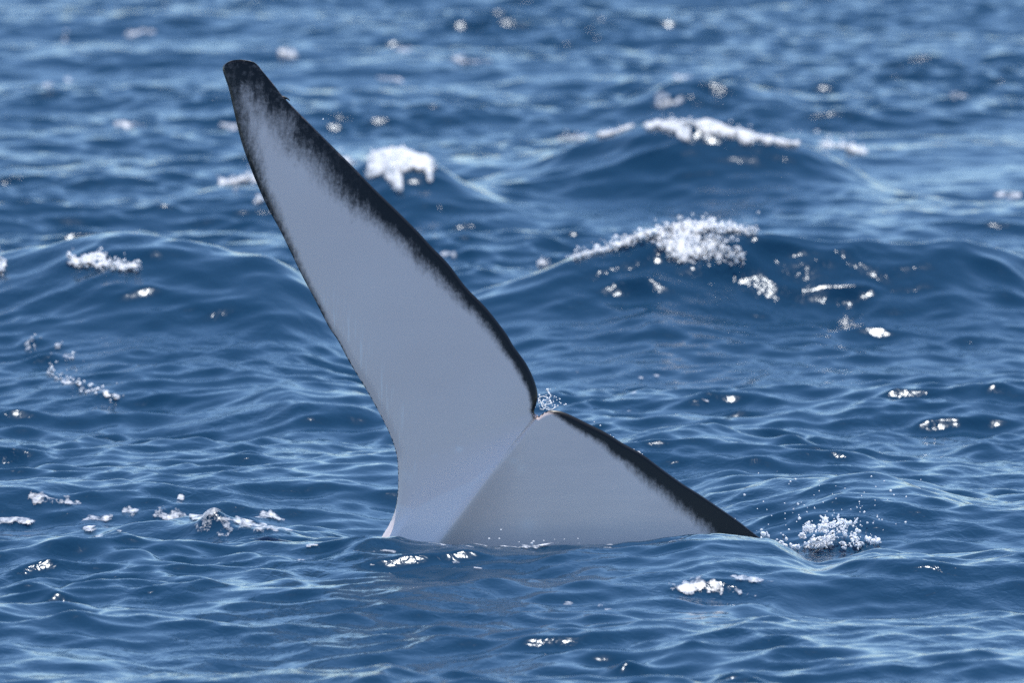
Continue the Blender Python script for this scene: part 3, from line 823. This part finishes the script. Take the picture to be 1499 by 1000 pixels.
def notch_splash():
    parts = []; Yn = WHALE_Y + LEAN * 190 * MPX + 0.06
    for k in range(4):
        cx, cy = 798 + RNG.normal(0, 3.5), 585 + RNG.normal(0, 4); rx, ry = RNG.uniform(4, 10), RNG.uniform(6, 12); a0 = RNG.uniform(0, 6.3)
        t = np.linspace(a0, a0 + RNG.uniform(2.5, 5.5), 22)
        q = np.stack([cx + rx * np.cos(t) + 0.35 * (ry * np.sin(t)), cy + ry * np.sin(t)], 1)
        q += RNG.normal(0, 0.25, q.shape)
        parts.append(tube(px_pts(q, Yn + 0.02 * np.sin(t)), MPX * (0.35 + 0.45 * RNG.random(22))))
    q = [(790 + i * 2.2, 598 + 2 * math.sin(i)) for i in range(12)]
    parts.append(tube(px_pts(q, Yn), MPX * 0.8))
    C = px_pts(np.stack([RNG.normal(802, 8, 70), RNG.normal(590, 8, 70)], 1), Yn + RNG.normal(0, .02, 70))
    parts.append(blobs(C, MPX * RNG.lognormal(-0.4, 0.45, 70)))
    V, F = join(parts)
    stuff(centred('splash', V, F, MAT_DROP), 'little looping spurt of water rising in the notch of the tail', 'splash')
notch_splash()

def tail_drops():
    q = [(716, 789), (733.5, 776), (731, 789), (779, 796), (796, 792), (781, 793), (846, 789), (826, 790), (760, 794), (473, 174), (879, 623), (870, 618), (812, 790)]
    r = [1.4, 1.3, 1.1, 2.0, 1.1, 1.5, .9, .8, .8, 1.0, 1.2, .9, .7]
    C = px_pts(q, WHALE_Y - 0.24)
    V, F = blobs(C, np.array(r) * MPX)
    stuff(centred('spray', V, F, MAT_DROP), 'few stray drops in the air close before the pale tail', 'spray')
tail_drops()

# ------------------------------------------------------------------ small growths on the tail
def growths():
    q = np.array([(411, 142), (415, 142.2), (418.5, 143), (421, 144), (423, 145.5), (424, 147)])
    V, F = tube(px_pts(q, WHALE_Y + 0.025 + LEAN * 655 * MPX + 0.06 * 0.8), MPX * np.array([2.6, 2.2, 1.6, 1.2, .9, .4]))
    link('parasite', mesh_from_arrays('parasite', V - W_ORG, F), None, parent=whale).data.materials.append(MAT_DARK)
    q = [(781.5, 609), (784, 611.5), (786.5, 609.5), (783.5, 607.5), (779.5, 606)]
    V, F = blobs(px_pts(q, WHALE_Y - 0.006 + LEAN * 187 * MPX), MPX * np.array([1.6, 1.8, 1.4, 1.2, 1.0]))
    link('barnacle_cluster', mesh_from_arrays('barnacle_cluster', V - W_ORG, F), MAT_PINK, parent=whale)
    # water beads on the trailing edge
    q = [(928, 658.5), (931, 660.5), (934, 662), (937, 663.5), (940, 665.5), (893, 637.5), (891, 636.5), (1076, 760), (935.5, 661.8), (898, 640)]
    V, F = blobs(px_pts(q, WHALE_Y + 0.02 + LEAN * (797 - np.array(q)[:, 1]) * MPX + np.array([0.10 * d + 0.06 * d * d for d in ((np.array(q) - NOTCH) @ np.array([AXD[1], -AXD[0]]) * MPX)])), MPX * np.array([1.1, 1.0, 1.3, 1.2, 1.0, 1.0, .8, 1.0, 1.0, .7]))
    link('water_beads', mesh_from_arrays('water_beads', V - W_ORG, F), MAT_DROP, parent=whale)['kind'] = 'stuff'
MAT_DARK, _n, _b = new_mat('dark_growth'); _b.inputs['Base Color'].default_value = (0.01, 0.01, 0.012, 1); _b.inputs['Roughness'].default_value = 0.5
MAT_PINK, _n, _b = new_mat('pink_barnacle'); _b.inputs['Base Color'].default_value = (0.62, 0.42, 0.36, 1); _b.inputs['Roughness'].default_value = 0.5
growths()
